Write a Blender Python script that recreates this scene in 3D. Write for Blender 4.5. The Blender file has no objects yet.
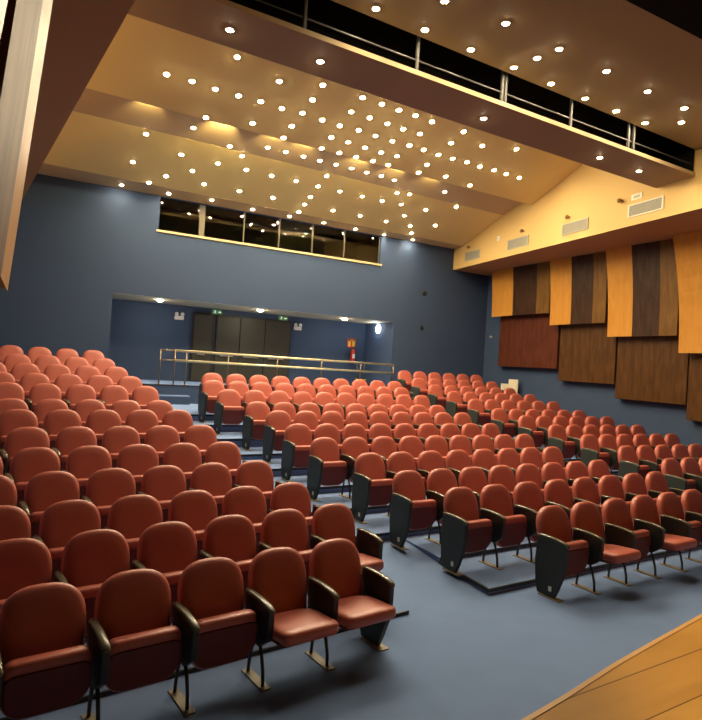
import bpy, bmesh, math, random
from mathutils import Vector, Matrix
random.seed(7)
C = bpy.context.scene.collection
SC = bpy.context.scene

# ------------------------------------------------------------------ materials
def mat(name, col, rough=0.6, metal=0.0, spec=0.5, noise=0.0, nscale=8.0, bump=0.0, bscale=200.0, coat=0.0):
    m = bpy.data.materials.new(name); m.use_nodes = True
    nt = m.node_tree; b = nt.nodes['Principled BSDF']
    b.inputs['Base Color'].default_value = (*col, 1)
    b.inputs['Roughness'].default_value = rough
    b.inputs['Metallic'].default_value = metal
    b.inputs['Specular IOR Level'].default_value = spec
    b.inputs['Coat Weight'].default_value = coat
    tc = nt.nodes.new('ShaderNodeTexCoord')
    if noise:
        n = nt.nodes.new('ShaderNodeTexNoise'); n.inputs['Scale'].default_value = nscale; n.inputs['Detail'].default_value = 5
        nt.links.new(tc.outputs['Object'], n.inputs['Vector'])
        r = nt.nodes.new('ShaderNodeMapRange')
        r.inputs['To Min'].default_value = 1 - noise; r.inputs['To Max'].default_value = 1 + noise
        nt.links.new(n.outputs['Fac'], r.inputs['Value'])
        x = nt.nodes.new('ShaderNodeVectorMath'); x.operation = 'SCALE'
        x.inputs[0].default_value = col
        nt.links.new(r.outputs['Result'], x.inputs['Scale'])
        nt.links.new(x.outputs['Vector'], b.inputs['Base Color'])
    if bump:
        n2 = nt.nodes.new('ShaderNodeTexNoise'); n2.inputs['Scale'].default_value = bscale
        nt.links.new(tc.outputs['Object'], n2.inputs['Vector'])
        bp = nt.nodes.new('ShaderNodeBump'); bp.inputs['Strength'].default_value = bump; bp.inputs['Distance'].default_value = 0.01
        nt.links.new(n2.outputs['Fac'], bp.inputs['Height']); nt.links.new(bp.outputs['Normal'], b.inputs['Normal'])
    return m

def emit(name, col, strength):
    m = bpy.data.materials.new(name); m.use_nodes = True
    b = m.node_tree.nodes['Principled BSDF']
    b.inputs['Base Color'].default_value = (*col, 1)
    b.inputs['Emission Color'].default_value = (*col, 1)
    b.inputs['Emission Strength'].default_value = strength
    return m

def wood(name, c1, c2, rough=0.4, axis='Z', scale=3.0, coat=0.0):
    m = bpy.data.materials.new(name); m.use_nodes = True
    nt = m.node_tree; b = nt.nodes['Principled BSDF']; b.inputs['Roughness'].default_value = rough
    b.inputs['Coat Weight'].default_value = coat; b.inputs['Specular IOR Level'].default_value = 0.16
    tc = nt.nodes.new('ShaderNodeTexCoord'); mp = nt.nodes.new('ShaderNodeMapping')
    s = {'X': (0.15, 1, 1), 'Y': (1, 0.15, 1), 'Z': (1, 1, 0.15)}[axis]
    mp.inputs['Scale'].default_value = s
    nt.links.new(tc.outputs['Object'], mp.inputs['Vector'])
    n = nt.nodes.new('ShaderNodeTexNoise'); n.inputs['Scale'].default_value = scale * 4; n.inputs['Detail'].default_value = 6; n.inputs['Distortion'].default_value = 0.6
    nt.links.new(mp.outputs['Vector'], n.inputs['Vector'])
    cr = nt.nodes.new('ShaderNodeValToRGB')
    cr.color_ramp.elements[0].position = 0.3; cr.color_ramp.elements[0].color = (*c1, 1)
    cr.color_ramp.elements[1].position = 0.72; cr.color_ramp.elements[1].color = (*c2, 1)
    nt.links.new(n.outputs['Fac'], cr.inputs['Fac']); nt.links.new(cr.outputs['Color'], b.inputs['Base Color'])
    return m

def stage_wood(name):
    m = wood(name, (0.42, 0.205, 0.035), (0.56, 0.29, 0.055), 0.42, 'X', 1.5)
    nt = m.node_tree; b = nt.nodes['Principled BSDF']
    src = b.inputs['Base Color'].links[0].from_socket
    tc = nt.nodes.new('ShaderNodeTexCoord'); mp = nt.nodes.new('ShaderNodeMapping')
    mp.inputs['Rotation'].default_value = (0, 0, math.radians(-3.8))
    mp.inputs['Location'].default_value = (0, -0.135, 0)
    nt.links.new(tc.outputs['Object'], mp.inputs['Vector'])
    br = nt.nodes.new('ShaderNodeTexBrick'); br.inputs['Scale'].default_value = 1.0
    br.inputs['Brick Width'].default_value = 4.0; br.inputs['Row Height'].default_value = 0.25
    br.inputs['Mortar Size'].default_value = 0.003; br.inputs['Mortar Smooth'].default_value = 0
    br.inputs['Color1'].default_value = (1, 1, 1, 1); br.inputs['Color2'].default_value = (0.80, 0.72, 0.62, 1); br.inputs['Mortar'].default_value = (0.2, 0.15, 0.1, 1)
    nt.links.new(mp.outputs['Vector'], br.inputs['Vector'])
    mx = nt.nodes.new('ShaderNodeMix'); mx.data_type = 'RGBA'; mx.blend_type = 'MULTIPLY'; mx.inputs['Factor'].default_value = 1
    nt.links.new(src, mx.inputs[6]); nt.links.new(br.outputs['Color'], mx.inputs[7])
    nt.links.new(mx.outputs[2], b.inputs['Base Color'])
    return m

M = dict(
    leather=mat('leather', (0.51, 0.128, 0.088), 0.42, noise=0.06, nscale=14),
    shell=mat('seat_shell', (0.14, 0.022, 0.019), 0.6),
    dark=mat('dark_stand', (0.018, 0.02, 0.018), 0.45),
    endp=mat('end_panel_green', (0.026, 0.032, 0.026), 0.5),
    cap=mat('armrest_cap', (0.12, 0.105, 0.07), 0.22),
    plate=mat('foot_plate', (0.24, 0.20, 0.125), 0.5),
    tag=mat('row_tag', (0.75, 0.72, 0.62), 0.5),
    carpet=mat('carpet', (0.18, 0.27, 0.49), 0.95, spec=0.1, noise=0.10, nscale=2.5, bump=0.3, bscale=300),
    nosing=mat('nosing', (0.016, 0.02, 0.028), 0.6),
    blue=mat('blue_wall', (0.048, 0.077, 0.145), 0.75, spec=0.25, noise=0.08, nscale=0.8),
    cream=mat('cream_ceiling', (0.80, 0.61, 0.25), 0.7, spec=0.25),
    beam_shade=mat('beam_cream_shaded', (0.36, 0.245, 0.145), 0.7, spec=0.2),  # cream ceiling with the shade under the beam put into the colour
    front_shade=mat('front_cream_shaded', (0.40, 0.295, 0.15), 0.7, spec=0.2),  # front slab is cream too; its dimness is painted into this colour
    recess=mat('dimmed_cream', (0.52, 0.37, 0.20), 0.7, spec=0.2),  # cream dimmed, the recess's lack of light put into the colour
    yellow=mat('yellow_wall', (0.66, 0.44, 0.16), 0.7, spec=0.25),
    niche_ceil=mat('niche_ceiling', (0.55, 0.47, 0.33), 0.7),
    brown=mat('soffit_shaded', (0.46, 0.24, 0.105), 0.7, spec=0.2),  # soffit underside, cream with its shade mixed into the colour
    black=mat('black_void', (0.008, 0.008, 0.008), 0.9, spec=0.1),
    rail=mat('catwalk_rail', (0.11, 0.105, 0.095), 0.5, metal=0.2),
    railbar=mat('catwalk_bar', (0.05, 0.05, 0.048), 0.6),
    gold=mat('handrail_brass', (0.90, 0.76, 0.44), 0.35, metal=0.8),
    post=mat('handrail_post', (0.22, 0.17, 0.12), 0.35, metal=0.8),
    door=mat('olive_door', (0.040, 0.037, 0.027), 0.55, noise=0.1, nscale=3),
    doorframe=mat('door_frame', (0.022, 0.024, 0.028), 0.6),
    steel=mat('steel', (0.6, 0.58, 0.54), 0.3, metal=0.9),
    sill=mat('booth_sill', (0.60, 0.47, 0.26), 0.5),
    mull=mat('booth_mullion', (0.13, 0.11, 0.07), 0.5),
    booth=mat('booth_wall', (0.05, 0.045, 0.025), 0.8),
    white=mat('white_plastic', (0.72, 0.71, 0.68), 0.5),
    vent=mat('vent_grille', (0.40, 0.37, 0.27), 0.6),
    ventf=mat('vent_frame', (0.72, 0.66, 0.48), 0.5),
    chrome=mat('brass_spot', (0.45, 0.30, 0.14), 0.3, metal=0.7),
    red=mat('extinguisher_red', (0.55, 0.03, 0.02), 0.35),
    signred=mat('sign_red', (0.60, 0.05, 0.02), 0.5),
    signyel=mat('sign_yellow', (0.85, 0.55, 0.06), 0.5),
    yelp=mat('yellow_plastic', (0.85, 0.55, 0.02), 0.45),
    paper=mat('cream_paper', (0.80, 0.72, 0.52), 0.7, noise=0.05),
    trimring=mat('downlight_trim', (0.75, 0.62, 0.36), 0.4),
    lens=emit('downlight_lens', (1.0, 0.83, 0.55), 560.0),
    nlens=emit('niche_lens', (1.0, 0.88, 0.66), 150.0),
    rlens=emit('round_lamp_lens', (0.95, 1.0, 1.0), 3.0),
    cove=emit('cove_lamp', (1.0, 0.80, 0.36), 40.0),
    green=emit('exit_green', (0.07, 0.20, 0.08), 0.12),
    exw=emit('exit_white', (0.85, 0.95, 0.8), 0.5),
    board_lit=wood('veneer_lit', (0.54, 0.235, 0.035), (0.62, 0.295, 0.055), 0.45),  # colour carries the reflection of the bright yellow wall
    board_shaded=wood('veneer_shaded', (0.034, 0.016, 0.009), (0.068, 0.032, 0.016), 0.4),  # same veneer, coloured for the facets without that reflection
    board_half_lit=wood('veneer_half_lit', (0.13, 0.062, 0.014), (0.20, 0.098, 0.022), 0.4),  # same veneer, coloured between the lit and shaded facets
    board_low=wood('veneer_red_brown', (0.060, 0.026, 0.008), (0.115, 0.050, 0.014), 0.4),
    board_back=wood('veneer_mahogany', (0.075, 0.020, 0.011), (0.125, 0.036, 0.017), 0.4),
    board_pink=wood('veneer_pinkish', (0.12, 0.062, 0.036), (0.22, 0.122, 0.074), 0.6, scale=2.0),
    stage=stage_wood('stage_planks'),
    stage_edge=mat('stage_edge', (0.62, 0.33, 0.10), 0.4),
)
gl = bpy.data.materials.new('booth_glass'); gl.use_nodes = True
gb = gl.node_tree.nodes['Principled BSDF']; gb.inputs['Transmission Weight'].default_value = 1.0; gb.inputs['Roughness'].default_value = 0.0
gb.inputs['Base Color'].default_value = (0.75, 0.76, 0.68, 1); gb.inputs['IOR'].default_value = 1.5
M['glass'] = gl

# ------------------------------------------------------------------ mesh helpers
def finish(name, bm, m, parent=None, smooth=False, mats=None):
    me = bpy.data.meshes.new(name)
    bmesh.ops.recalc_face_normals(bm, faces=bm.faces)
    bm.to_mesh(me); bm.free()
    if smooth:
        for p in me.polygons: p.use_smooth = True
    for x in (mats or [m]): me.materials.append(x)
    o = bpy.data.objects.new(name, me); C.objects.link(o)
    if parent is not None: o.parent = parent
    return o

def add_box(bm, x0, x1, y0, y1, z0, z1):
    v = [bm.verts.new(p) for p in ((x0,y0,z0),(x1,y0,z0),(x1,y1,z0),(x0,y1,z0),(x0,y0,z1),(x1,y0,z1),(x1,y1,z1),(x0,y1,z1))]
    for f in ((0,3,2,1),(4,5,6,7),(0,1,5,4),(1,2,6,5),(2,3,7,6),(3,0,4,7)): bm.faces.new([v[i] for i in f])

def add_prism(bm, bottom, top):
    """bottom and top: equal lists of 3D points"""
    a = [bm.verts.new(p) for p in bottom]; b = [bm.verts.new(p) for p in top]; n = len(a)
    bm.faces.new(a[::-1]); bm.faces.new(b)
    for i in range(n): bm.faces.new((a[i], a[(i+1) % n], b[(i+1) % n], b[i]))

def add_tube(bm, p, q, r, n=10, r2=None):
    p, q = Vector(p), Vector(q); d = (q - p).normalized()
    u = d.orthogonal().normalized(); w = d.cross(u); r2 = r if r2 is None else r2
    a = [bm.verts.new(p + r*(math.cos(t)*u + math.sin(t)*w)) for t in [2*math.pi*i/n for i in range(n)]]
    b = [bm.verts.new(q + r2*(math.cos(t)*u + math.sin(t)*w)) for t in [2*math.pi*i/n for i in range(n)]]
    bm.faces.new(a[::-1]); bm.faces.new(b)
    for i in range(n): bm.faces.new((a[i], a[(i+1) % n], b[(i+1) % n], b[i]))

def add_path_tube(bm, pts, r, n=8):
    pts = [Vector(p) for p in pts]; rings = []
    ref = Vector((1, 0, 0))
    for i, p in enumerate(pts):
        d = (pts[min(i+1, len(pts)-1)] - pts[max(i-1, 0)]).normalized()
        u = ref.cross(d)
        u = d.orthogonal() if u.length < 1e-4 else u
        u.normalize(); w = d.cross(u)
        rings.append([bm.verts.new(p + r*(math.cos(t)*u + math.sin(t)*w)) for t in [2*math.pi*k/n for k in range(n)]])
    for a, b in zip(rings, rings[1:]):
        for i in range(n): bm.faces.new((a[i], a[(i+1) % n], b[(i+1) % n], b[i]))
    bm.faces.new(rings[0][::-1]); bm.faces.new(rings[-1])

def add_lathe(bm, prof, c=(0,0,0), n=20, axis='Z'):
    rings = []
    for r, h in prof:
        ring = []
        for k in range(n):
            t = 2*math.pi*k/n; a, b = r*math.cos(t), r*math.sin(t)
            p = {'Z': (a, b, h), 'X': (h, a, b), 'Y': (a, h, b)}[axis]
            ring.append(bm.verts.new((c[0]+p[0], c[1]+p[1], c[2]+p[2])))
        rings.append(ring)
    for a, b in zip(rings, rings[1:]):
        for i in range(n): bm.faces.new((a[i], a[(i+1) % n], b[(i+1) % n], b[i]))
    bm.faces.new(rings[0][::-1]); bm.faces.new(rings[-1])

def add_loft(bm, rings):
    rr = [[bm.verts.new(p) for p in ring] for ring in rings]; n = len(rr[0])
    for a, b in zip(rr, rr[1:]):
        for i in range(n): bm.faces.new((a[i], a[(i+1) % n], b[(i+1) % n], b[i]))
    bm.faces.new(rr[0][::-1]); bm.faces.new(rr[-1])

def bevel_mod(o, w, seg=2):
    m = o.modifiers.new('bevel', 'BEVEL'); m.width = w; m.segments = seg; m.limit_method = 'ANGLE'
    return o

def thing(name, label, cat, loc=(0,0,0), rz=0, group=None):
    o = bpy.data.objects.new(name, None); C.objects.link(o)
    o.empty_display_size = 0.1
    o.location = loc; o.rotation_euler = (0, 0, rz); o['label'] = label; o['category'] = cat
    if group: o['group'] = group
    return o

def tag(o, label, cat, group=None):
    o['label'] = label; o['category'] = cat
    if group: o['group'] = group
    return o

def struct(name, bm, m, parent=None, mats=None):
    o = finish(name, bm, m, parent, mats=mats)
    if parent is None: o['kind'] = 'structure'
    return o

def boxes(*bs):
    bm = bmesh.new()
    for b in bs: add_box(bm, *b)
    return bm

ORD = ['zeroth','first','second','third','fourth','fifth','sixth','seventh','eighth','ninth','tenth','eleventh','twelfth','thirteenth','fourteenth','fifteenth','sixteenth','seventeenth','eighteenth','nineteenth','twentieth']
def ordinal(n):
    if n <= 20: return ORD[n]
    tens = {2: 'twenty', 3: 'thirty', 4: 'forty', 5: 'fifty', 6: 'sixty'}[n // 10]
    if n % 10 == 0: return tens[:-1] + 'ieth'
    return tens + '-' + ORD[n % 10]

# ------------------------------------------------------------------ camera
cam = bpy.data.cameras.new('camera'); co = bpy.data.objects.new('camera', cam); C.objects.link(co)
YAW, PITCH, ROLL, FPX = math.radians(27.725), math.radians(0.416), math.radians(3.513), 588.5
fw = Vector((math.sin(YAW)*math.cos(PITCH), math.cos(YAW)*math.cos(PITCH), math.sin(PITCH)))
rt = Vector((math.cos(YAW), -math.sin(YAW), 0)); up = rt.cross(fw)
r2 = rt*math.cos(ROLL) + up*math.sin(ROLL); u2 = -rt*math.sin(ROLL) + up*math.cos(ROLL)
mw = Matrix(((r2.x, u2.x, -fw.x, 0), (r2.y, u2.y, -fw.y, 0), (r2.z, u2.z, -fw.z, 2.28), (0, 0, 0, 1)))
co.matrix_world = mw
cam.sensor_fit = 'HORIZONTAL'; cam.sensor_width = 36.0; cam.lens = FPX/702*36.0
cam.clip_start = 0.05; cam.clip_end = 100
SC.camera = co

# ------------------------------------------------------------------ seat rows (ends of the line of backrest tops, per row)
HC, TOP = 2.28, 0.86
# block: list from the front row backwards: (first x, first y, last x, last y, top z, count, extra seats before, after)
L_ROWS = [(0.08,4.05,2.25,4.38,.81,5,1,0),(-.09,4.79,2.63,5.20,.89,6,0,0),(-.24,5.55,2.48,5.96,.95,6,0,0),(.17,6.45,2.34,6.78,1.05,5,1,0),
          (.01,7.28,2.18,7.61,1.16,5,1,0),(-.09,8.19,2.09,8.52,1.27,5,1,0),(-.23,9.09,1.94,9.42,1.40,5,0,0),(-.36,9.99,1.81,10.32,1.47,5,0,0),
          (-.45,10.95,1.72,11.28,1.65,5,0,0),(-.62,11.89,1.56,12.22,1.78,5,0,0),(-.25,12.76,1.38,13.0,1.93,4,1,0),(-.42,13.57,1.21,13.82,2.08,4,0,0),(-.58,14.44,1.05,14.69,2.24,4,0,0)]
C_ROWS = [(4.81,4.44,7.55,4.66,.93,6,0,1),(4.23,5.24,8.07,5.54,.98,8,0,0),(4.16,6.19,8.00,6.49,.99,8,0,0),(4.13,7.13,7.97,7.43,1.06,8,0,0),
          (3.86,8.05,8.25,8.40,1.15,9,0,0),(3.79,8.94,8.18,9.28,1.25,9,0,0),(3.78,9.83,8.16,10.18,1.38,9,0,0),(3.65,10.61,8.04,10.95,1.47,9,0,0),
          (3.36,11.56,8.29,11.95,1.63,10,0,0),(3.23,12.30,8.17,12.69,1.77,10,0,0),(3.36,12.93,8.34,13.30,1.90,10,0,0)]
R_ROWS = [(9.62,6.34,10.17,6.36,1.01,2,0,1),(9.59,7.18,11.79,7.26,1.10,5,0,1),(9.60,8.04,12.35,8.15,1.19,6,0,0),(9.64,8.91,12.39,9.02,1.28,6,0,0),
          (9.54,9.68,12.29,9.79,1.39,6,0,0),(9.41,10.42,12.16,10.53,1.47,6,0,0),(9.43,11.30,12.18,11.41,1.62,6,0,0),(9.41,12.12,12.15,12.23,1.75,6,0,0),
          (9.36,12.89,12.11,13.0,1.87,6,0,0),(9.36,13.68,12.11,13.79,2.02,6,0,0),(9.37,14.44,12.12,14.55,2.19,6,0,0)]

def rescale(row, top):
    k = (HC - top)/(HC - row[4])
    return (row[0]*k, row[1]*k, row[2]*k, row[3]*k, top) + row[5:]
L_ROWS[0] = rescale(L_ROWS[0], .815)
C_ROWS[0] = rescale(C_ROWS[0], TOP); C_ROWS[1] = rescale(C_ROWS[1], .925); C_ROWS[2] = rescale(C_ROWS[2], .975)
r = L_ROWS[0]; L_ROWS[0] = (r[2] - .543*4*.9887, r[3] - .543*4*.150) + r[2:]

def row_geo(row):
    A = Vector((row[0], row[1], 0)); B = Vector((row[2], row[3], 0)); n = row[5]
    step = (B - A)/(n - 1)
    return A, step, step.length, step.normalized(), math.atan2(step.y, step.x)

# ------------------------------------------------------------------ floor, terraces and steps
XW = lambda y: 13.2 - 0.03*(15.5 - y)             # right wall face
XL = lambda y: -2.2 + 0.10*(15.5 - y)             # left wall face
bm = bmesh.new(); add_box(bm, -3.2, 13.6, -8, 17.6, -0.2, 0.0)
struct('floor', bm, M['carpet'])

def line_y(row, x, off):
    A, st, s, d, a = row_geo(row)
    return A.y + (x - A.x)*d.y/d.x + off

EDGE = 0.04
def block_terraces(rows, xl, xr, yback, nstart=1, z0s=None):
    """rows[i] stands on terrace i; front edge of terrace i is under the backs of row i-1"""
    for i in range(nstart, len(rows)):
        z = rows[i][4] - TOP
        fl, fr = line_y(rows[i-1], xl(i), EDGE), line_y(rows[i-1], xr(i), EDGE)
        if i + 1 < len(rows): bl, br = line_y(rows[i], xl(i), EDGE+.02), line_y(rows[i], xr(i), EDGE+.02)
        else: bl, br = yback, yback
        P = [(xl(i), fl), (xr(i), fr), (xr(i), br), (xl(i), bl)]
        bm = bmesh.new(); add_prism(bm, [(x, y, -0.05) for x, y in P], [(x, y, z) for x, y in P])
        struct('floor', bm, M['carpet'])
        zp = 0 if i == nstart and nstart == 1 else max(0, rows[i-1][4] - TOP)
        h = min(0.035, max(0.03, z - zp))
        bm = bmesh.new()
        Q = [(xl(i), fl - .012), (xr(i), fr - .012), (xr(i), fr + .004), (xl(i), fl + .004)]
        add_prism(bm, [(x, y, z - h) for x, y in Q], [(x, y, z + .003) for x, y in Q])
        struct('trim', bm, M['nosing'])

Lend = [r[2] + 0.36 for r in L_ROWS]; Lend[0] = Lend[1] = 3.15
Rstart = 9.02
def clend(i):
    if i in (1, 2): return 4.2
    return Lend[i]
block_terraces(L_ROWS, lambda i: -2.1 + .10*(13 - i)*.4, lambda i: Lend[i], 15.45)
block_terraces(C_ROWS, clend, lambda i: Rstart, 15.03)
block_terraces(R_ROWS, lambda i: Rstart, lambda i: 13.1, 15.45, 1)
# first terrace of the side block by the panelled wall (its front rows run out of the picture)
bm = bmesh.new(); add_box(bm, Rstart, 12.8, 5.5, 6.5, -.05, R_ROWS[0][4] - TOP); struct('floor', bm, M['carpet'])
# dark nosing down the aisle side of the low centre platform
bm = bmesh.new(); y0, y1 = line_y(C_ROWS[0], 4.2, EDGE), line_y(C_ROWS[1], 4.2, EDGE)
add_prism(bm, [(4.185, y0 - .012, .035), (4.21, y0 - .012, .035), (4.21, y1, .04), (4.185, y1, .04)], [(4.185, y0 - .012, .068), (4.21, y0 - .012, .068), (4.21, y1, .069), (4.185, y1, .069)])
struct('trim', bm, M['nosing'])
# sloping aisle beside the front rows
bm = bmesh.new(); add_prism(bm, [(2.7, 4.6, -.05), (4.2, 4.75, -.05), (4.2, 7.3, -.05), (2.7, 7.1, -.05)], [(2.7, 4.6, 0.0), (4.2, 4.75, 0.0), (4.2, 7.3, .17), (2.7, 7.1, .17)])
struct('floor', bm, M['carpet'])
# entrance landing and its box steps
bm = bmesh.new(); add_box(bm, 1.45, 9.5, 15.0, 17.25, 0, 1.5); struct('floor', bm, M['carpet'])
struct('wall_landing', boxes((1.45,9.5,14.975,14.999,.9,1.462),(1.5,3.3,14.66,14.68,.9,1.23)), M['blue'])
bm = bmesh.new(); add_box(bm, 1.45, 9.5, 14.97, 15.01, 1.462, 1.503); struct('trim', bm, M['nosing'])
bm = bmesh.new(); add_box(bm, 1.5, 3.3, 14.68, 15.0, 0.9, 1.25); struct('floor', bm, M['carpet'])

# ------------------------------------------------------------------ walls
bm = boxes((-2.6,1.45,15.5,15.7,0,6.6),(9.55,13.6,15.5,15.7,0,6.6),(1.45,9.55,15.5,15.7,3.67,5.30),(1.45,2.43,15.5,15.7,5.30,6.6),(8.94,9.55,15.5,15.7,5.30,6.6),(2.43,8.94,15.5,15.7,6.22,6.6))
struct('wall_back', bm, M['blue'])
bm = boxes((1.3,9.7,17.25,17.4,1.4,3.8),(1.3,1.45,15.7,17.25,1.4,3.8)); struct('wall_niche_back', bm, M['blue'])
bm = boxes((9.55,9.7,15.7,17.25,1.4,3.8)); struct('wall_niche_right', bm, M['blue'])
bm = boxes((1.45,9.55,15.504,17.25,3.664,3.8)); struct('ceiling_niche', bm, M['niche_ceil'])
bm = bmesh.new(); P = [(XW(15.6),15.6),(XW(15.6)+.25,15.6),(XW(-8)+.25,-8),(XW(-8),-8)]
add_prism(bm, [(x,y,0) for x,y in P], [(x,y,8) for x,y in P]); struct('wall_right', bm, M['blue'])
bm = bmesh.new(); P = [(XL(15.6),15.6),(XL(15.6)-.25,15.6),(XL(3.2)-.25,3.2),(XL(3.2),3.2)]
add_prism(bm, [(x,y,0) for x,y in P], [(x,y,8) for x,y in P]); struct('wall_left', bm, M['blue'])
bm = boxes((-1.4,-.27,3.06,3.2,0,6.6),(-.42,-.27,.9,3.06,0,6.6)); struct('wall_left_wing', bm, M['black'])
bm = boxes((-3.0,13.4,-8,-7.8,0,8),(-3.0,-2.8,-8,1.0,0,8),(-3.0,-.25,.8,1.0,0,8)); struct('wall_stage', bm, M['black'])

# soffits along both side walls: yellow inner face, underside browned to carry its shade
SR = lambda y: 11.69 - (.122/.993)*(15.5 - y)
SL = lambda y: -.60 + (.122/.993)*(15.5 - y)
def soffit(name, xi, xo, ya, yb, m_face, m_under):
    bm = bmesh.new()
    P = [(xi(ya),ya),(xi(yb),yb),(xo(yb),yb),(xo(ya),ya)]
    add_prism(bm, [(x,y,5.55) for x,y in P], [(x,y,8.3) for x,y in P])
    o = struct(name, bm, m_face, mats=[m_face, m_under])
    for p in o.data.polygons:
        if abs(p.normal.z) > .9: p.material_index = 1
    return o
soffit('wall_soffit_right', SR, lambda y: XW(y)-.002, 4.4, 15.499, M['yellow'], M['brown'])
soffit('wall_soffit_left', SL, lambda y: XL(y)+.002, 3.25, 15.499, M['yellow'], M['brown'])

# ------------------------------------------------------------------ ceiling: saw-tooth slopes, beam, front slab
SKEW = 0.036                                                       # the ceiling steps run slightly askew to the back wall
def ceil_strip(name, prof, m, th=.06, x0=lambda y: SL(y)-.2, x1=lambda y: SR(y)+.2):
    bm = bmesh.new()
    sk = lambda x, y: (x(y), y + (SKEW*(x(y) - 6) if y < 15.4 else 0))
    ring = lambda x: [(*sk(x, y), z) for y, z in prof] + [(*sk(x, y), z+th) for y, z in prof[::-1]]
    add_loft(bm, [ring(x0), ring(x1)])
    return struct(name, bm, m)
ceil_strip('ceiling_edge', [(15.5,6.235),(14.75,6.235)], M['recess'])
ceil_strip('ceiling_rear', [(14.75,6.24),(12.70,6.77)], M['cream'])
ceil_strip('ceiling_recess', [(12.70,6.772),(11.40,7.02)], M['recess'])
ceil_strip('ceiling_upper', [(11.45,6.77),(9.87,7.24),(7.5,7.945)], M['cream'])
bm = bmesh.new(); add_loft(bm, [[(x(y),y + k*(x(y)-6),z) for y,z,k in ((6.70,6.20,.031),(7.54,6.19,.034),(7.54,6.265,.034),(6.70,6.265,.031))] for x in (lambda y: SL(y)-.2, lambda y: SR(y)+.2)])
o = struct('ceiling_beam', bm, M['beam_shade'], mats=[M['beam_shade'], M['recess']])
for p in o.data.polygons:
    if p.normal.y < -.9: p.material_index = 1  # lip takes the lighter tone, light painted on its front
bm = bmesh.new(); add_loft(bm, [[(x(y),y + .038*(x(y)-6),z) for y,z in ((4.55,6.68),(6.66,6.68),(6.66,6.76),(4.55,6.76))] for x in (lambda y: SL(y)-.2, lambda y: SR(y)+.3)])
struct('ceiling_front', bm, M['front_shade'])
# black void of the lighting catwalk above the beam, and the dark stage house
bm = boxes((-3,-2.9,5,7,6.9,7.3)); bm.free(); bm = bmesh.new()
for y0, y1, z0, z1 in ((7.38,7.46,6.28,7.95),(6.72,7.46,7.2,7.3)):
    Q = [(-.4, y0 - 6.4*.04), (11.0, y0 + 5*.04), (11.0, y1 + 5*.04), (-.4, y1 - 6.4*.04)]
    add_prism(bm, [(x,y,z0) for x,y in Q], [(x,y,z1) for x,y in Q])
struct('wall_catwalk', bm, M['black'])
bm = bmesh.new(); P = [(SR(6.88)-.03,6.88),(SR(6.88)+.05,6.88),(SR(7.65)+.05,7.65),(SR(7.65)-.03,7.65)]
add_prism(bm, [(x,y,6.262) for x,y in P], [(x,y,7.2) for x,y in P]); struct('wall_catwalk', bm, M['black'])
bm = boxes((-3,13.5,-8,4.56,6.6,6.7)); struct('ceiling_stage', bm, M['black'])
bm = boxes((-3.2,13.6,-8,17.6,8.3,8.5)); struct('ceiling_roof', bm, M['black'])

# ------------------------------------------------------------------ control booth window
w = bpy.data.objects.new('window_1', None); C.objects.link(w); w['kind'] = 'structure'
mx = [2.43,3.53,4.67,5.69,6.71,7.74,8.94]
for i, (a, b) in enumerate(zip(mx, mx[1:])):
    finish('window_pane', boxes((a+.03,b-.03,15.62,15.628,5.38,6.22)), M['glass'], w)
for i, a in enumerate(mx):
    ww = .07 if i == 1 else .012
    finish('window_mullion', boxes((max(2.43,a-ww),min(8.94,a+ww),15.59,15.66,5.38,6.22)), M['mull'], w)
finish('window_sill', boxes((2.38,8.99,15.46,15.7,5.32,5.375)), M['sill'], w)
bm = boxes((2.2,9.2,17.6,17.7,5.2,6.5),(2.2,9.2,15.7,17.6,5.1,5.2),(2.2,9.2,15.7,17.6,6.4,6.5),(2.1,2.2,15.7,17.6,5.1,6.5),(9.2,9.3,15.7,17.6,5.1,6.5))
struct('wall_booth', bm, M['booth'])

# ------------------------------------------------------------------ entrance doors
d = bpy.data.objects.new('door_1', None); C.objects.link(d); d['kind'] = 'structure'
finish('door_frame', boxes((3.80,6.86,17.19,17.25,1.5,3.52)), M['doorframe'], d)
for a, b in ((3.84,4.36),(4.50,5.20),(5.22,5.98),(6.0,6.80)):
    lf = finish('door_leaf', boxes((a,b,17.14,17.19,1.51,3.46)), M['door'], d); bevel_mod(lf, .006)
    bm = boxes((a+.12,b-.18,17.085,17.105,2.28,2.32),(a+.14,a+.17,17.1,17.145,2.285,2.315),(b-.23,b-.20,17.1,17.145,2.285,2.315)); finish('push_bar', bm, M['steel'], lf)

# ------------------------------------------------------------------ stage
edge = [(-.3,1.28),(.4,1.42),(1.1,1.58),(1.81,1.73),(2.09,1.79),(2.54,1.90),(2.92,1.98),(3.27,2.05),(3.61,2.12),(4.6,2.30),(6.0,2.50),(8.0,2.62),(10.0,2.60),(12.7,2.4)]
bm = bmesh.new(); P = edge + [(12.7,-7.7),(-2.7,-7.7),(-2.7,.75),(-.3,.75)]
add_prism(bm, [(x,y,0) for x,y in P[::-1]], [(x,y,.9) for x,y in P[::-1]]); struct('floor_stage', bm, M['stage'])
bm = bmesh.new()
E2 = [(x, y+.012) for x, y in edge]; E1 = [(x, y-.012) for x, y in edge]
for i in range(len(edge)-1):
    Q = [E1[i], E1[i+1], E2[i+1], E2[i]]
    add_prism(bm, [(x,y,.86) for x,y in Q], [(x,y,.903) for x,y in Q])
bmesh.ops.remove_doubles(bm, verts=bm.verts, dist=1e-4)
struct('trim_stage', bm, M['stage_edge'])

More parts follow.
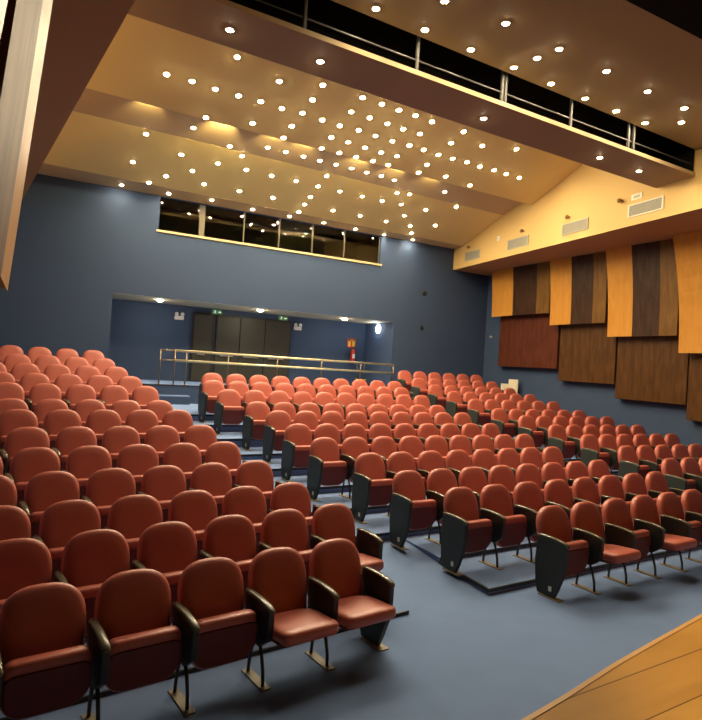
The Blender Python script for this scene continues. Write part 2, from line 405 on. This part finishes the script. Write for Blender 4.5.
# ------------------------------------------------------------------ theatre seats
def back_bm():
    pts = []
    for k in range(7):                                             # rounded bottom edge
        pts.append((-.215 + .43*k/6, 0.0))
    for k in range(4): pts.append((.225 + .018*k/3, .06 + .24*k/3))
    for k in range(1, 16):
        t = math.pi*k/16
        c, s = math.cos(t), math.sin(t)
        pts.append((.243*math.copysign(abs(c)**.74, c), .30 + .245*s**.80))
    for k in range(4): pts.append((-.243 + .018*k/3, .30 - .24*k/3))
    ux = Vector((0, .145, .525)).normalized(); B = Vector((0, -.125, .335)); nrm = Vector((0, -ux.z, ux.y))
    rings = []
    for inset, dep, bulge in ((.04,-.048,0),(.010,-.042,0),(0,-.026,0),(0,.018,0),(.012,.036,0),(.035,.046,0),(.09,.050,0),(.15,.050,0)):
        k = 1 - inset/.25
        ring = []
        for x, s in pts:
            sc = .27 + (s - .27)*k
            ring.append(B + ux*sc + nrm*dep + Vector((x*k, 0, 0)))
        rings.append(ring)
    bm = bmesh.new(); add_loft(bm, rings); return bm

def cushion_outline(w=.232, L=.36):
    pts = []
    R = .13                                                        # rear corners (bottom when tipped up)
    for k in range(7):
        t = math.pi + math.pi/2*k/6; pts.append((-w + R + R*math.cos(t), R + R*math.sin(t)))
    for k in range(7):
        t = 1.5*math.pi + math.pi/2*k/6; pts.append((w - R + R*math.cos(t), R + R*math.sin(t)))
    r = .055
    for k in range(5):
        t = math.pi/2*k/4; pts.append((w - r + r*math.cos(t), L - r + r*math.sin(t)))
    for k in range(5):
        t = math.pi/2 + math.pi/2*k/4; pts.append((-w + r + r*math.cos(t), L - r + r*math.sin(t)))
    return pts

def cushion_map(opened):
    if opened:
        a = math.radians(5)
        return lambda x, l, t: Vector((x, -.16 - l*math.cos(a) - t*math.sin(a)*0, .415 + l*math.sin(a) - t))
    return lambda x, l, t: Vector((x, -.205 - t - .035*(l/.36), .185 + l))

def cushion_bm(opened):
    f = cushion_map(opened); o = cushion_outline(.232, .43 if opened else .36); rings = []
    for inset, t in ((.07,-.004),(.03,.0),(.010,.010),(0,.028),(0,.075),(.010,.092),(.03,.100)):
        k = 1 - inset/.24
        rings.append([f(x*k, .18 + (l - .18)*k, t) for x, l in o])
    bm = bmesh.new(); add_loft(bm, rings); return bm

def shell_bm(opened):
    f = cushion_map(opened); o = cushion_outline(.229, .37 if opened else .275); rings = []
    for k, t in ((1,.092),(1,.106),(.96,.112)):
        rings.append([f(x*k, .018 + .18 + (l - .18)*k, t) for x, l in o])
    bm = bmesh.new(); add_loft(bm, rings); return bm

ARM = [(-.085,.600),(-.20,.605),(-.34,.597),(-.42,.584),(-.450,.558),(-.452,.46),(-.430,.35),(-.33,.275),(-.15,.275),(-.10,.36)]
END = [(-.085,.600),(-.20,.605),(-.34,.597),(-.42,.584),(-.450,.558),(-.450,.42),(-.425,.26),(-.365,.10),(-.325,.012),(-.115,.012),(-.085,.10),(-.065,.35)]
def side_bm(prof, th):
    bm = bmesh.new()
    add_loft(bm, [[(x, y*k0 + (1-k0)*-.26, .33 + (z-.33)*k0) for y, z in prof] for x, k0 in ((-th/2,.97),(-th/2+.006,1),(th/2-.006,1),(th/2,.97))]); return bm
def cap_bm():
    path = [(-.080,.603),(-.14,.607),(-.22,.609),(-.30,.606),(-.37,.598),(-.42,.588),(-.445,.574),(-.456,.556)]
    rings = []
    for i, (y, z) in enumerate(path):
        a, b = path[max(i-1,0)], path[min(i+1,len(path)-1)]
        d = Vector((0, b[0]-a[0], b[1]-a[1])).normalized(); nn = Vector((0, d.z, -d.y))
        if nn.z < 0 and i < 6: nn = -nn
        w = .026 if i not in (0, len(path)-1) else .020
        c = Vector((0, y, z))
        rings.append([c + Vector((sx*w*wx, 0, 0)) + nn*h for sx, wx, h in ((-1,1,-.006),(-1,1,.006),(-1,.6,.013),(1,.6,.013),(1,1,.006),(1,1,-.006))])
    bm = bmesh.new(); add_loft(bm, rings); return bm
def leg_bm(front):
    bm = bmesh.new()
    if front: add_path_tube(bm, [(0,-.30,.30),(0,-.345,.20),(0,-.372,.10),(0,-.380,.008)], .013)
    else: add_path_tube(bm, [(0,-.20,.30),(0,-.19,.20),(0,-.165,.10),(0,-.155,.008)], .013)
    return bm
def plate_bm(): return boxes((-.035,.035,-.44,-.12,0,.010))

ME = {}
def mesh_of(key, fn, m, smooth=True, bev=0):
    o = finish(key, fn(), m, None, smooth)
    ME[key] = o.data; bpy.data.objects.remove(o)
mesh_of('backrest', back_bm, M['leather']); 
mesh_of('cushion_up', lambda: cushion_bm(False), M['leather']); mesh_of('cushion_down', lambda: cushion_bm(True), M['leather'])
mesh_of('shell_up', lambda: shell_bm(False), M['shell'], False); mesh_of('shell_down', lambda: shell_bm(True), M['shell'], False)
mesh_of('arm', lambda: side_bm(ARM, .048), M['dark'], False); mesh_of('end', lambda: side_bm(END, .050), M['endp'], False)
mesh_of('cap', cap_bm, M['cap'], True)
mesh_of('leg_f', lambda: leg_bm(True), M['dark']); mesh_of('leg_r', lambda: leg_bm(False), M['dark'])
mesh_of('plate', plate_bm, M['plate'], False)
mesh_of('tagm', lambda: boxes((-.029,-.0255,-.30,-.262,.07,.12)), M['tag'], False)
mesh_of('bracket', lambda: boxes((-.02,.02,-.235,-.105,.25,.335)), M['dark'], False)

def part(name, key, parent, x=0.0):
    o = bpy.data.objects.new(name, ME[key]); C.objects.link(o); o.parent = parent; o.location = (x, 0, 0); return o
def stand(root, x, end, tagged=False):
    if end:
        p = part('end_panel', 'end', root, x); part('armrest', 'cap', p)
        if tagged: part('row_tag', 'tagm', p)
        q = part('foot_plate', 'plate', root, x); q.scale = (1.3, .8, 1); q.location = (x, -.05, 0)
    else:
        p = part('arm_panel', 'arm', root, x); part('armrest', 'cap', p)
        part('leg', 'leg_f', root, x); part('leg', 'leg_r', root, x); part('foot_plate', 'plate', root, x)
def make_proto(opened, left_end, right, pitch):
    """right: None, 'arm' or 'end'"""
    root = bpy.data.objects.new('theatre_seat', None); C.objects.link(root); root.empty_display_size = .1
    part('backrest', 'backrest', root)
    cu = part('seat_cushion', 'cushion_down' if opened else 'cushion_up', root)
    part('underside_panel', 'shell_down' if opened else 'shell_up', cu)
    part('hinge_bar', 'bracket', root, -pitch/2 + .03)
    stand(root, -pitch/2, left_end, left_end)
    if right: stand(root, pitch/2, right == 'end')
    return root
def copy_tree(o, parent=None):
    c = o.copy(); C.objects.link(c)
    if parent is not None: c.parent = parent
    for ch in o.children: copy_tree(ch, c)
    return c
PROTO = {}
def seat(opened, left_end, right, pitch):
    key = (opened, left_end, right, round(pitch, 3))
    if key not in PROTO:
        PROTO[key] = make_proto(*key); return PROTO[key]
    return copy_tree(PROTO[key])

OPEN = {('L',0,-1),('L',0,-2),('L',1,-1),('C',0,1),('C',0,3)}
def lay(block, rows, from_front, blockname, aisle, left_end, right_end):
    nr = len(rows)
    for i, row in enumerate(rows):
        A, st, pitch, d, ang = row_geo(row); n, pre, post = row[5:8]
        tot = n + pre + post; z = 0 if (i == 0 and block != 'R') else row[4] - TOP
        for k in range(tot):
            kk = k - pre; pos = A + st*kk
            opened = (block, i, k) in OPEN or (block, i, k - tot) in OPEN
            last = k == tot - 1
            rgt = None
            if last: rgt = 'end' if right_end and post == 0 else 'arm'
            o = seat(opened, left_end and k == 0, rgt, pitch)
            o.location = (pos.x, pos.y, z); o.rotation_euler = (0, 0, ang)
            if block == 'L' and i == 0: o.scale = (1, 1, .815/TOP)
            state = 'folded-down' if opened else 'tipped-up'
            nth = ordinal(k + 1) if aisle == 'first' else ordinal(tot - k)
            if from_front: rw = ('front row' if i == 0 else ordinal(i + 1) + ' row from the front')
            else: rw = ('back row' if i == nr - 1 else ordinal(nr - i) + ' row from the back')
            o['label'] = f'{state} terracotta seat, {nth} from {"the aisle" if block == "L" else "its left end"}, {rw}, {blockname}'
            o['category'] = 'seat'; o['group'] = f'theatre seats of the {blockname}'
lay('L', L_ROWS, True, 'left block', 'last', False, True)
lay('C', C_ROWS, True, 'centre block', 'first', True, True)
lay('R', R_ROWS, False, 'right block', 'first', True, False)

# ------------------------------------------------------------------ recessed downlights
LIGHTS = {
 'beam': [(1.77,7.01),(2.99,7.06),(5.82,7.17),(8.51,7.24),(9.61,7.27)],
 'front': [(3.40,6.38),(4.16,6.42),(4.01,5.79),(4.95,6.46),(4.92,5.74),(5.76,6.49),(5.84,6.12),(6.54,6.53),(5.91,5.79),(7.32,6.57),(6.89,5.83),(8.07,6.59),(8.84,6.62),(7.88,5.89),(9.27,6.26),(8.82,5.92)],
 'upper': [(1.62,10.51),(2.05,10.51),(2.51,11.32),(2.47,10.54),(2.60,9.70),(2.90,10.55),(3.38,11.16),(3.32,10.54),(3.45,9.95),(3.75,10.57),(4.10,11.35),(4.12,10.96),(4.16,10.54),(4.19,10.15),(4.97,11.38),(4.60,10.58),(4.20,9.74),(5.00,10.99),(5.39,11.38),(5.00,10.61),(5.40,11.00),(5.02,10.17),(5.80,11.38),(5.42,10.59),(5.03,9.75),(5.82,11.03),(5.44,10.19),(6.22,11.38),(5.83,10.62),(6.23,11.05),(5.46,9.77),(6.62,11.38),(5.86,10.21),(6.25,10.64),(6.63,11.04),(5.86,9.79),(6.25,10.23),(6.67,10.63),(6.25,9.80),(7.44,11.38),(6.66,10.23),(7.05,10.64),(7.44,11.06),(6.67,9.83),(7.46,10.67),(8.14,11.29),(7.47,10.24),(7.85,10.67),(7.48,9.84),(8.25,10.66),(8.94,11.38),(8.65,10.69),(8.18,10.07),(9.06,10.68),(9.45,10.70),(8.98,9.88),(9.87,10.71)],
 'strip': [(2.42,11.97),(3.32,12.51),(4.02,12.07),(4.44,12.08),(4.86,12.10),(5.27,12.12),(5.68,12.12),(6.08,12.13),(6.50,12.16),(6.90,12.17),(7.31,12.23),(8.81,12.22)],
 'rear': [(1.54,13.89),(1.64,12.78),(2.01,14.62),(2.32,14.20),(2.45,13.22),(2.82,13.76),(3.21,14.22),(3.27,13.26),(4.08,14.22),(3.68,12.79),(3.94,13.27),(4.57,13.29),(4.96,14.23),(5.19,13.29),(5.86,14.66),(5.84,14.25),(5.82,13.84),(5.79,13.32),(5.78,12.82),(6.68,14.27),(6.40,13.33),(7.51,14.27),(7.05,13.35),(7.65,13.36),(8.36,14.30),(7.79,12.86),(8.22,13.33),(8.66,13.83),(9.16,14.28),(9.46,14.66),(8.13,12.80),(9.02,13.34),(9.84,14.01),(9.71,12.90)],
 'edge': [(1.46,15.14),(2.56,15.13),(3.60,14.98),(4.74,15.15),(5.80,15.17),(6.85,15.19),(7.88,15.22),(8.90,15.28),(9.91,15.26)],
 'niche': [(2.67,16.05),(5.43,16.05),(8.13,16.05)],
}
PLANE = {'beam': (7.0, 6.195, 0), 'front': (6, 6.68, 0), 'upper': (11.45, 6.77, (7.24-6.77)/(9.87-11.45)), 'strip': (12.70, 6.772, (7.02-6.772)/(11.40-12.70)),
         'rear': (14.75, 6.24, (6.77-6.24)/(12.70-14.75)), 'edge': (15, 6.235, 0), 'niche': (16, 3.665, 0)}
WHERE = {'beam': 'beam underside', 'front': 'flat front ceiling', 'upper': 'upper sloping ceiling', 'strip': 'shadowed recess strip', 'rear': 'rear sloping ceiling', 'edge': 'strip above the booth window', 'niche': 'entrance niche ceiling'}
bmr = bmesh.new(); add_lathe(bmr, [(.040,.004),(.040,-.006),(.052,-.010),(.062,-.004),(.062,.004)], n=16); tr = finish('trim_ring', bmr, M['trimring'], None, True); ME['ring'] = tr.data; bpy.data.objects.remove(tr)
for key, m in (('lens','lens'),('nlens','nlens')):
    b_ = bmesh.new(); add_lathe(b_, [(.038,.002),(.038,-.012),(.034,-.026),(.025,-.036),(.013,-.042),(.003,-.043)] if m == 'nlens' else [(.038,.002),(.038,-.005),(.034,-.010),(.025,-.0145),(.013,-.017),(.003,-.0175)], n=16); q = finish(key, b_, M[m], None, True); ME[key] = q.data; bpy.data.objects.remove(q)
for zone, pts in LIGHTS.items():
    y0, z0, sl = PLANE[zone]
    zref = {'strip': 6.80}.get(zone)
    q = []
    for x, y in pts:                                               # onto the skewed slope, along the sight line it was measured on
        z = zref or z0 + sl*(y - y0)
        k = (z0 - sl*y0 + 6*SKEW*sl - HC)/((z - HC) - sl*(y - SKEW*x)) if sl else 1
        q.append((x*k, y*k))
    pts = q
    # count along the picture from its left edge
    pos = sorted([Vector((x, y, z0 + sl*(y - SKEW*(x - 6) - y0))) for x, y in pts], key=lambda p: ((p - co.location).dot(r2))/((p - co.location).dot(fw)))
    for i, p in enumerate(pos):
        o = thing('ceiling_downlight', f'small round downlight in the {WHERE[zone]}, {ordinal(i+1)} from the left', 'light', p, 0, f'downlights in the {WHERE[zone]}')
        o.rotation_euler = (math.atan(sl), 0, 0)
        if zone == 'niche': o.scale = (2.2, 2.2, 1.2)
        part('trim_ring', 'ring', o); part('lens', 'nlens' if zone == 'niche' else 'lens', o)

# cove spot lamps hidden above the edge of the upper slope, washing the recess
for i, (x, en) in enumerate(((1.5,40), (2.95,130), (4.05,50), (4.75,50), (6.15,60), (7.15,50), (8.2,35))):
    l = bpy.data.lights.new('cove_spot', 'SPOT'); l.energy = en; l.color = (1, .80, .34); l.spot_size = math.radians(85); l.spot_blend = .8; l.shadow_soft_size = .02
    o = bpy.data.objects.new('cove_spot', l); C.objects.link(o); o.location = (x, 11.50 + SKEW*(x - 6), 6.90)
    o.rotation_euler = Vector((0, -1, .06)).to_track_quat('Z', 'Y').to_euler()

# ------------------------------------------------------------------ wall panels on the panelled side
def facing(y): return XW(y)
UP = [(14.69,12.20,4.08,.10,[.39,.40,.21]),(12.15,10.25,3.73,.13,[.40,.38,.22]),(10.16,8.28,3.37,.24,[.38,.38,.24]),(8.22,6.30,2.98,.44,[1.0])]
ordn = ['farthest','second','third','nearest']
for i, (ya, yb, zb, lean, fr) in enumerate(UP):
    fix = ['beside the blue back wall','second from the back wall','third from the back wall','fourth from the back wall'][i]
    t = thing('acoustic_panel', f'tall curved veneer panel hung under the soffit, {fix}', 'wall panel', (XW(ya)-.45, ya, zb), 0, 'upper veneer panels on the side wall')
    mats = ['board_lit','board_shaded','board_half_lit']; acc = 0  # tones imitate lit and shaded facets of one veneer
    for j, w_ in enumerate(fr):
        y_a, y_b = ya + (yb - ya)*acc, ya + (yb - ya)*(acc + w_) + .004; acc += w_
        prof = [(k/8, (k/8)**2) for k in range(9)]
        rings = []
        H = 5.548 - zb
        for tt, dd in prof:
            z = zb + tt*H
            rings.append([(XW(y)-.45 - lean*dd*(1 - .5*(ya - y)/(ya - yb)) + th - (XW(ya)-.45), y - ya, z - zb) for y, th in ((y_a,0),(y_b,0),(y_b,.045),(y_a,.045))])
        bm = bmesh.new(); add_loft(bm, rings)
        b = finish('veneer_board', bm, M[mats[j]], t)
        b['label'] = ['orange veneer board, reflected light in its colour','dark brown veneer board, shade in its colour','mid brown veneer board, half shade in its colour'][j]
LO = [(14.53,12.03,2.51,4.35),(11.95,10.07,2.18,4.05),(10.02,8.14,1.83,3.70),(8.11,6.25,1.50,3.30)]
for i, (ya, yb, zb, zt) in enumerate(LO):
    fix = ['beside the blue back wall','second from the back wall','third from the back wall','fourth from the back wall'][i]
    bm = bmesh.new(); P = [(XW(ya)-.21,ya),(XW(yb)-.21,yb),(XW(yb)-.002,yb),(XW(ya)-.002,ya)]
    bm2 = bmesh.new(); add_prism(bm2, [(x-P[0][0],y-ya,0) for x,y in P], [(x-P[0][0],y-ya,zt-zb) for x,y in P])
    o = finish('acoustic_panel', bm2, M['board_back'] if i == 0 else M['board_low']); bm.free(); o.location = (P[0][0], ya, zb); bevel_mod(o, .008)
    tag(o, f'flat red-brown veneer panel low on the side wall, {fix}', 'wall panel', 'lower veneer panels on the side wall')

# leaning panels beside the stage, close to the camera
def lean_panel(cols, z_b, z_t, label):
    t = thing('acoustic_panel', label, 'wall panel', (cols[0][1][0], cols[0][1][1], z_b), 0)
    o = Vector(t.location)
    def at(c, z):
        (xa, y, za), (xb, _, zb) = c
        return Vector((xb + (xa - xb)*(z - zb)/(za - zb), y, z)) - o
    return t, at
c0 = ((-.136,2.2,3.383),(-.158,2.2,3.109)); c1 = ((-.085,3.0,3.819),(-.176,3.0,2.567)); c2 = ((-.0501,3.3,3.988),(-.1623,3.3,2.532))
t, at = lean_panel((c0,), 2.53, 4.9, 'large leaning pinkish veneer panel with an orange edge, nearest the camera')
bm = bmesh.new()
add_prism(bm, [at(c0,2.55), at(c1,2.567), at(c1,2.567)+Vector((-.05,.03,0)), at(c0,2.55)+Vector((-.05,.0,0))], [at(c0,4.9), at(c1,4.9), at(c1,4.9)+Vector((-.05,.03,0)), at(c0,4.9)+Vector((-.05,0,0))])
finish('veneer_board', bm, M['board_pink'], t)
finish('wall_mount', boxes((-.20,-.02,.30,.36,.4,.46),(-.20,-.02,.30,.36,1.6,1.66)), M['dark'], t)
bm = bmesh.new()
add_prism(bm, [at(c1,2.567), at(c2,2.532), at(c2,2.56)+Vector((-.05,.02,0)), at(c1,2.567)+Vector((-.05,.03,0))], [at(c1,4.9), at(c2,4.9), at(c2,4.9)+Vector((-.05,.02,0)), at(c1,4.9)+Vector((-.05,.03,0))])
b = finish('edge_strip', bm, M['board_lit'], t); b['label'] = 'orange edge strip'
c3 = ((-.138,1.9,3.226),(-.150,1.9,3.111)); c4 = ((-.160,1.3,3.226),(-.172,1.3,3.111))
t, at = lean_panel((c4,), 2.6, 4.6, 'sliver of a second wooden panel in the upper corner above the leaning one')
bm = bmesh.new()
add_prism(bm, [at(c4,2.6), at(c3,2.6), at(c3,2.6)+Vector((-.04,0,0)), at(c4,2.6)+Vector((-.04,0,0))], [at(c4,4.6), at(c3,4.6), at(c3,4.6)+Vector((-.04,0,0)), at(c4,4.6)+Vector((-.04,0,0))])
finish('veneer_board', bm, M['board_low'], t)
finish('wall_mount', boxes((-.20,-.02,.30,.36,.4,.46),(-.20,-.02,.30,.36,1.6,1.66)), M['dark'], t)

# ------------------------------------------------------------------ fittings on the yellow face
NY = Vector((-.993, .122, 0)); TY = Vector((.122, .993, 0))       # out of the face, along the face
ang_y = math.atan2(TY.y, TY.x)
def on_yellow(y, z): return Vector((SR(y), y, z))
def ybox(t, name, m, a0, a1, z0, z1, d0, d1, origin):
    """box on the face: a along it, z up, d out of it"""
    bm = bmesh.new()
    P = [TY*a0 + NY*d0, TY*a1 + NY*d0, TY*a1 + NY*d1, TY*a0 + NY*d1]
    add_prism(bm, [p + Vector((0,0,z0)) for p in P], [p + Vector((0,0,z1)) for p in P])
    return finish(name, bm, m, t)
for i, (ya, yb, fr) in enumerate(((14.77,13.98,0),(12.57,11.69,1),(10.38,9.54,1),(8.36,7.51,1))):
    yc = (ya + yb)/2; wd = abs(ya - yb)/2; o = on_yellow(yc, 5.86)
    t = thing('air_vent', f'rectangular slatted air vent on the yellow wall, {["closest to the blue back wall","second from the back wall","third from the back wall","last before the beam"][i]}', 'vent', o, 0, 'air vents on the yellow wall')
    ybox(t, 'grille_back', M['dark'], -wd, wd, -.12, .12, -.01, .004, o)
    for k in range(9):
        z = -.105 + .21*k/8
        ybox(t, 'slat', M['vent'], -wd+.01, wd-.01, z-.0085, z+.0085, .002, .012, o)
    fm = M['ventf'] if i == 3 else M['vent']
    bm = bmesh.new()
    for a0, a1, z0, z1 in ((-wd-.02,wd+.02,.11,.135),(-wd-.02,wd+.02,-.135,-.11),(-wd-.02,-wd+.02,-.11,.11),(wd-.02,wd+.02,-.11,.11)):
        P = [TY*a0 - NY*.005, TY*a1 - NY*.005, TY*a1 + NY*.02, TY*a0 + NY*.02]
        add_prism(bm, [p + Vector((0,0,z0)) for p in P], [p + Vector((0,0,z1)) for p in P])
    finish('frame', bm, fm, t)
o = on_yellow(8.17, 6.14); t = thing('wall_socket', 'small framed grille above the vent nearest the beam', 'grille', o)
ybox(t, 'face_plate', M['ventf'], -.14, .14, -.06, .06, -.005, .012, o); ybox(t, 'dark_center', M['vent'], -.08, .08, -.03, .03, .01, .018, o)
o = on_yellow(13.05, 6.14); t = thing('wall_socket', 'tiny white square plate between the first two yellow-wall vents', 'socket', o)
ybox(t, 'face_plate', M['white'], -.06, .06, -.06, .06, -.005, .014, o); ybox(t, 'dark_center', M['vent'], -.02, .02, -.02, .02, .01, .02, o)
for i, y in enumerate((14.55,11.92,10.19,8.58)):
    o = on_yellow(y, 6.14) ; t = thing('wall_spotlight', f'small round brass wall spotlight on the yellow wall, {["closest to the blue back wall","second from the back wall","third from the back wall","last before the beam"][i]}', 'spotlight', o, 0, 'brass spotlights on the yellow wall')
    bm = bmesh.new(); add_tube(bm, NY*-.005, NY*.05, .03); finish('mount', bm, M['chrome'], t, True)
    bm = bmesh.new(); bmesh.ops.create_uvsphere(bm, u_segments=14, v_segments=10, radius=.05); bmesh.ops.translate(bm, verts=bm.verts, vec=NY*.07); finish('globe', bm, M['chrome'], t, True)

# ------------------------------------------------------------------ fittings of the back wall and niche
for i, z in enumerate((4.68, 3.57)):
    bm = bmesh.new(); add_lathe(bm, [(.07,.0),(.07,-.02),(.05,-.03)], (0,0,0), 16, 'Y'); o = finish('wall_loudspeaker', bm, M['dark'], None); o.location = (10.61, 15.5, z)
    tag(o, f'small dark round fitting on the blue back wall, {["upper","lower"][i]} of the two', 'fitting')
bm = boxes((-.01,0,-.06,.06,-.03,.03)); o = finish('wall_socket', bm, M['vent'], None); o.location = (XW(15.2), 15.2, 3.48); tag(o, 'pale wall socket beside the lowest mahogany panel at the corner', 'socket')

for i, x in enumerate((4.42, 6.46)):
    t = thing('exit_sign', f'small green exit sign above the {["single door leaf","wide double doors"][i]}', 'sign', (x, 16.9, 3.56))
    finish('sign_body', boxes((-.15,.15,-.015,.015,-.07,.06)), M['green'], t)
    finish('hanger', boxes((-.10,-.09,-.005,.005,.06,.105),(.09,.10,-.005,.005,.06,.105)), M['steel'], t)
    bm = bmesh.new()                                              # running figure and arrow
    add_lathe(bm, [(.001,-.001),(.012,-.001),(.012,0),(.001,0)], (-.06,-.0155,.03), 10, 'Y')
    for a, b in (((-.062,.018),(-.075,-.012)),((-.075,-.012),(-.05,-.03)),((-.05,-.03),(-.055,-.055)),((-.075,-.012),(-.095,-.04)),((-.062,.012),(-.035,0)),((-.062,.012),(-.09,.01))):
        add_tube(bm, (a[0],-.017,a[1]), (b[0],-.017,b[1]), .005, 6)
    add_tube(bm, (.02,-.017,-.01), (.075,-.017,-.01), .008, 6); add_tube(bm, (.075,-.017,-.01), (.11,-.017,-.01), .028, 6, .002)
    finish('pictogram', bm, M['exw'], t)
for i, (x, lab) in enumerate(((3.42,'beyond the single door leaf'),(7.08,'beyond the double doors'))):
    t = thing('emergency_light', f'white twin-lamp emergency light on the niche wall, {lab}', 'light', (x, 17.25, 3.36))
    b_ = finish('housing', boxes((-.13,.13,-.07,0,-.11,.0)), M['white'], t); bevel_mod(b_, .012)
    for s in (-1, 1):
        bm = bmesh.new(); add_lathe(bm, [(.035,-.03),(.055,-.06),(.055,-.075),(.03,-.08)], (s*.08,0,.05), 14, 'Y'); finish('lamp_head', bm, M['white'], t, True)
t = thing('wall_lamp', 'glowing white round wall lamp with dark centre on the niche side wall', 'light', (9.55, 16.4, 3.47))
bm = bmesh.new(); add_lathe(bm, [(.15,.005),(.15,-.02),(.11,-.035),(.01,-.04)], (0,0,0), 24, 'X'); finish('lens', bm, M['rlens'], t, True)
bm = bmesh.new(); add_lathe(bm, [(.06,-.03),(.06,-.055),(.04,-.065)], (0,0,0), 16, 'X'); finish('center_cap', bm, M['dark'], t, True)
l = bpy.data.lights.new('wall_lamp_glow', 'POINT'); l.energy = 6; l.color = (.95,1,1); l.shadow_soft_size = .08
lo = bpy.data.objects.new('wall_lamp_glow', l); C.objects.link(lo); lo.location = (9.42, 16.4, 3.47)

t = thing('fire_extinguisher', 'red fire extinguisher hanging on the blue niche wall', 'fire extinguisher', (9.04, 17.11, 2.34))
bm = bmesh.new(); add_lathe(bm, [(.05,0),(.075,.015),(.08,.05),(.08,.36),(.065,.41),(.03,.44),(.025,.46)], n=18); finish('cylinder', bm, M['red'], t, True)
bm = bmesh.new(); add_tube(bm, (0,0,.45), (0,0,.49), .02); add_box(bm, -.02,.10,-.012,.012,.485,.50); add_box(bm, -.01,.09,-.012,.012,.51,.525); finish('valve_handle', bm, M['dark'], t)
bm = bmesh.new(); add_path_tube(bm, [(-.02,-.02,.47),(-.09,-.03,.44),(-.11,-.03,.30),(-.10,-.02,.12)], .012); finish('hose', bm, M['dark'], t, True)
finish('label_patch', boxes((-.045,.045,-.082,-.074,.14,.28)), M['white'], t)
finish('bracket', boxes((-.03,.03,.07,.138,.25,.33)), M['steel'], t)
t = thing('extinguisher_sign', 'square red and yellow sign above the fire extinguisher', 'sign', (9.04, 17.25, 2.98))
finish('sign_plate', boxes((-.15,.15,-.012,0,-.15,.15)), M['signred'], t)
bm = boxes((-.12,-.03,-.016,-.011,-.12,.12),(.03,.12,-.016,-.011,-.12,.12),(-.12,.12,-.016,-.011,.07,.12)); finish('symbol', bm, M['signyel'], t)

# handrail along the landing
t = thing('handrail', 'long brass handrail with two bars along the entrance landing', 'handrail', (2.6, 15.06, 1.5))
for x0, x1, z in ((.35,6.77,.855),(.35,6.77,.61)):
    bm = bmesh.new(); add_tube(bm, (x0,0,z), (x1,0,z-.02), .030, 12); finish('rail_bar', bm, M['gold'], t, True)
bm = bmesh.new(); add_tube(bm, (0,0,.84), (.35,0,.855), .018, 10); add_tube(bm, (0,0,.60), (.35,0,.61), .018, 10); finish('return_bar', bm, M['post'], t, True)
for x in (0,.35,.63,1.71,3.07,4.39,5.64,6.77):
    bm = bmesh.new(); add_tube(bm, (x,0,0), (x,0,.87), .019, 10); add_lathe(bm, [(.05,.0),(.05,.008),(.03,.016)], (x,0,0), 14); finish('post', bm, M['post'], t, True)

t = thing('bucket', 'yellow bucket with dark upright handles behind the handrail', 'bucket', (8.57, 15.6, 1.5))
bm = bmesh.new(); add_lathe(bm, [(.12,0),(.125,.01),(.16,.34),(.17,.35),(.15,.345),(.115,.03)], n=20); finish('tub', bm, M['yelp'], t, True)
for s in (-1, 1):
    bm = bmesh.new(); add_tube(bm, (s*.05,0,.04), (s*.14,.06,.80), .014, 8); finish('handle', bm, M['dark'], t, True)

# cream boards leaning against the side wall
for i, (x, y, w_, h_, z, rz, lab) in enumerate(((12.93,14.06,.26,.80,1.17,.35,'shorter folded cream card standing beside the taller one at the corner'),(12.95,13.72,.33,.95,1.17,-.15,'taller upright cream card standing behind the right block seats'))):
    bm = bmesh.new()
    n = 8
    A = [(-.03 + .05*math.cos(math.pi*k/n), -w_/2 + w_*k/n) for k in range(n+1)]
    Q = A + [(a-.02, b) for a, b in A[::-1]]
    add_prism(bm, [(a, b, 0) for a, b in Q], [(a, b, h_) for a, b in Q])
    o = finish('cream_card', bm, M['paper']); o.location = (x, y, z); o.rotation_euler = (0, 0, rz); tag(o, lab, 'card')

# catwalk railing in the dark slot above the beam
t = thing('catwalk_railing', 'thin grey railing in the dark slot above the ceiling beam', 'railing', (.2, 6.59, 6.265), math.atan(.031))
bm = bmesh.new(); add_box(bm, 0, 10.4, -.010, .010, .16, .175); finish('lower_bar', bm, M['railbar'], t)
for x in (2.39, 4.06, 5.60, 5.67, 7.09, 8.54, 8.68, 1.0):
    finish('post', boxes((x-.018,x+.018,-.018,.018,0,.62)), M['rail'], t)
finish('top_bar', boxes((0,10.4,.02,.045,.62,.64)), M['railbar'], t)

# ------------------------------------------------------------------ lights the hall has besides its downlights
def area(name, loc, target, size, energy, col):
    l = bpy.data.lights.new(name, 'AREA'); l.size = size; l.energy = energy; l.color = col
    o = bpy.data.objects.new(name, l); C.objects.link(o); o.location = loc
    o.rotation_euler = (Vector(loc) - Vector(target)).to_track_quat('Z', 'Y').to_euler()
l = bpy.data.lights.new('stage_worklight', 'SPOT'); l.energy = 500; l.color = (1, .80, .52); l.spot_size = math.radians(42); l.spot_blend = .35; l.shadow_soft_size = .1
lo = bpy.data.objects.new('stage_worklight', l); C.objects.link(lo); lo.location = (3.7, 0.35, 6.4)

wd = bpy.data.worlds.new('world'); SC.world = wd; wd.use_nodes = True
wd.node_tree.nodes['Background'].inputs['Color'].default_value = (0.01, 0.01, 0.01, 1)

SC.view_settings.view_transform = 'Standard'; SC.view_settings.look = 'None'
SC.view_settings.gamma = 1; SC.view_settings.exposure = 0.62; SC.view_settings.use_curve_mapping = False
SC.cycles.max_bounces = 10; SC.cycles.diffuse_bounces = 6
SC.cycles.sample_clamp_indirect = 5.0
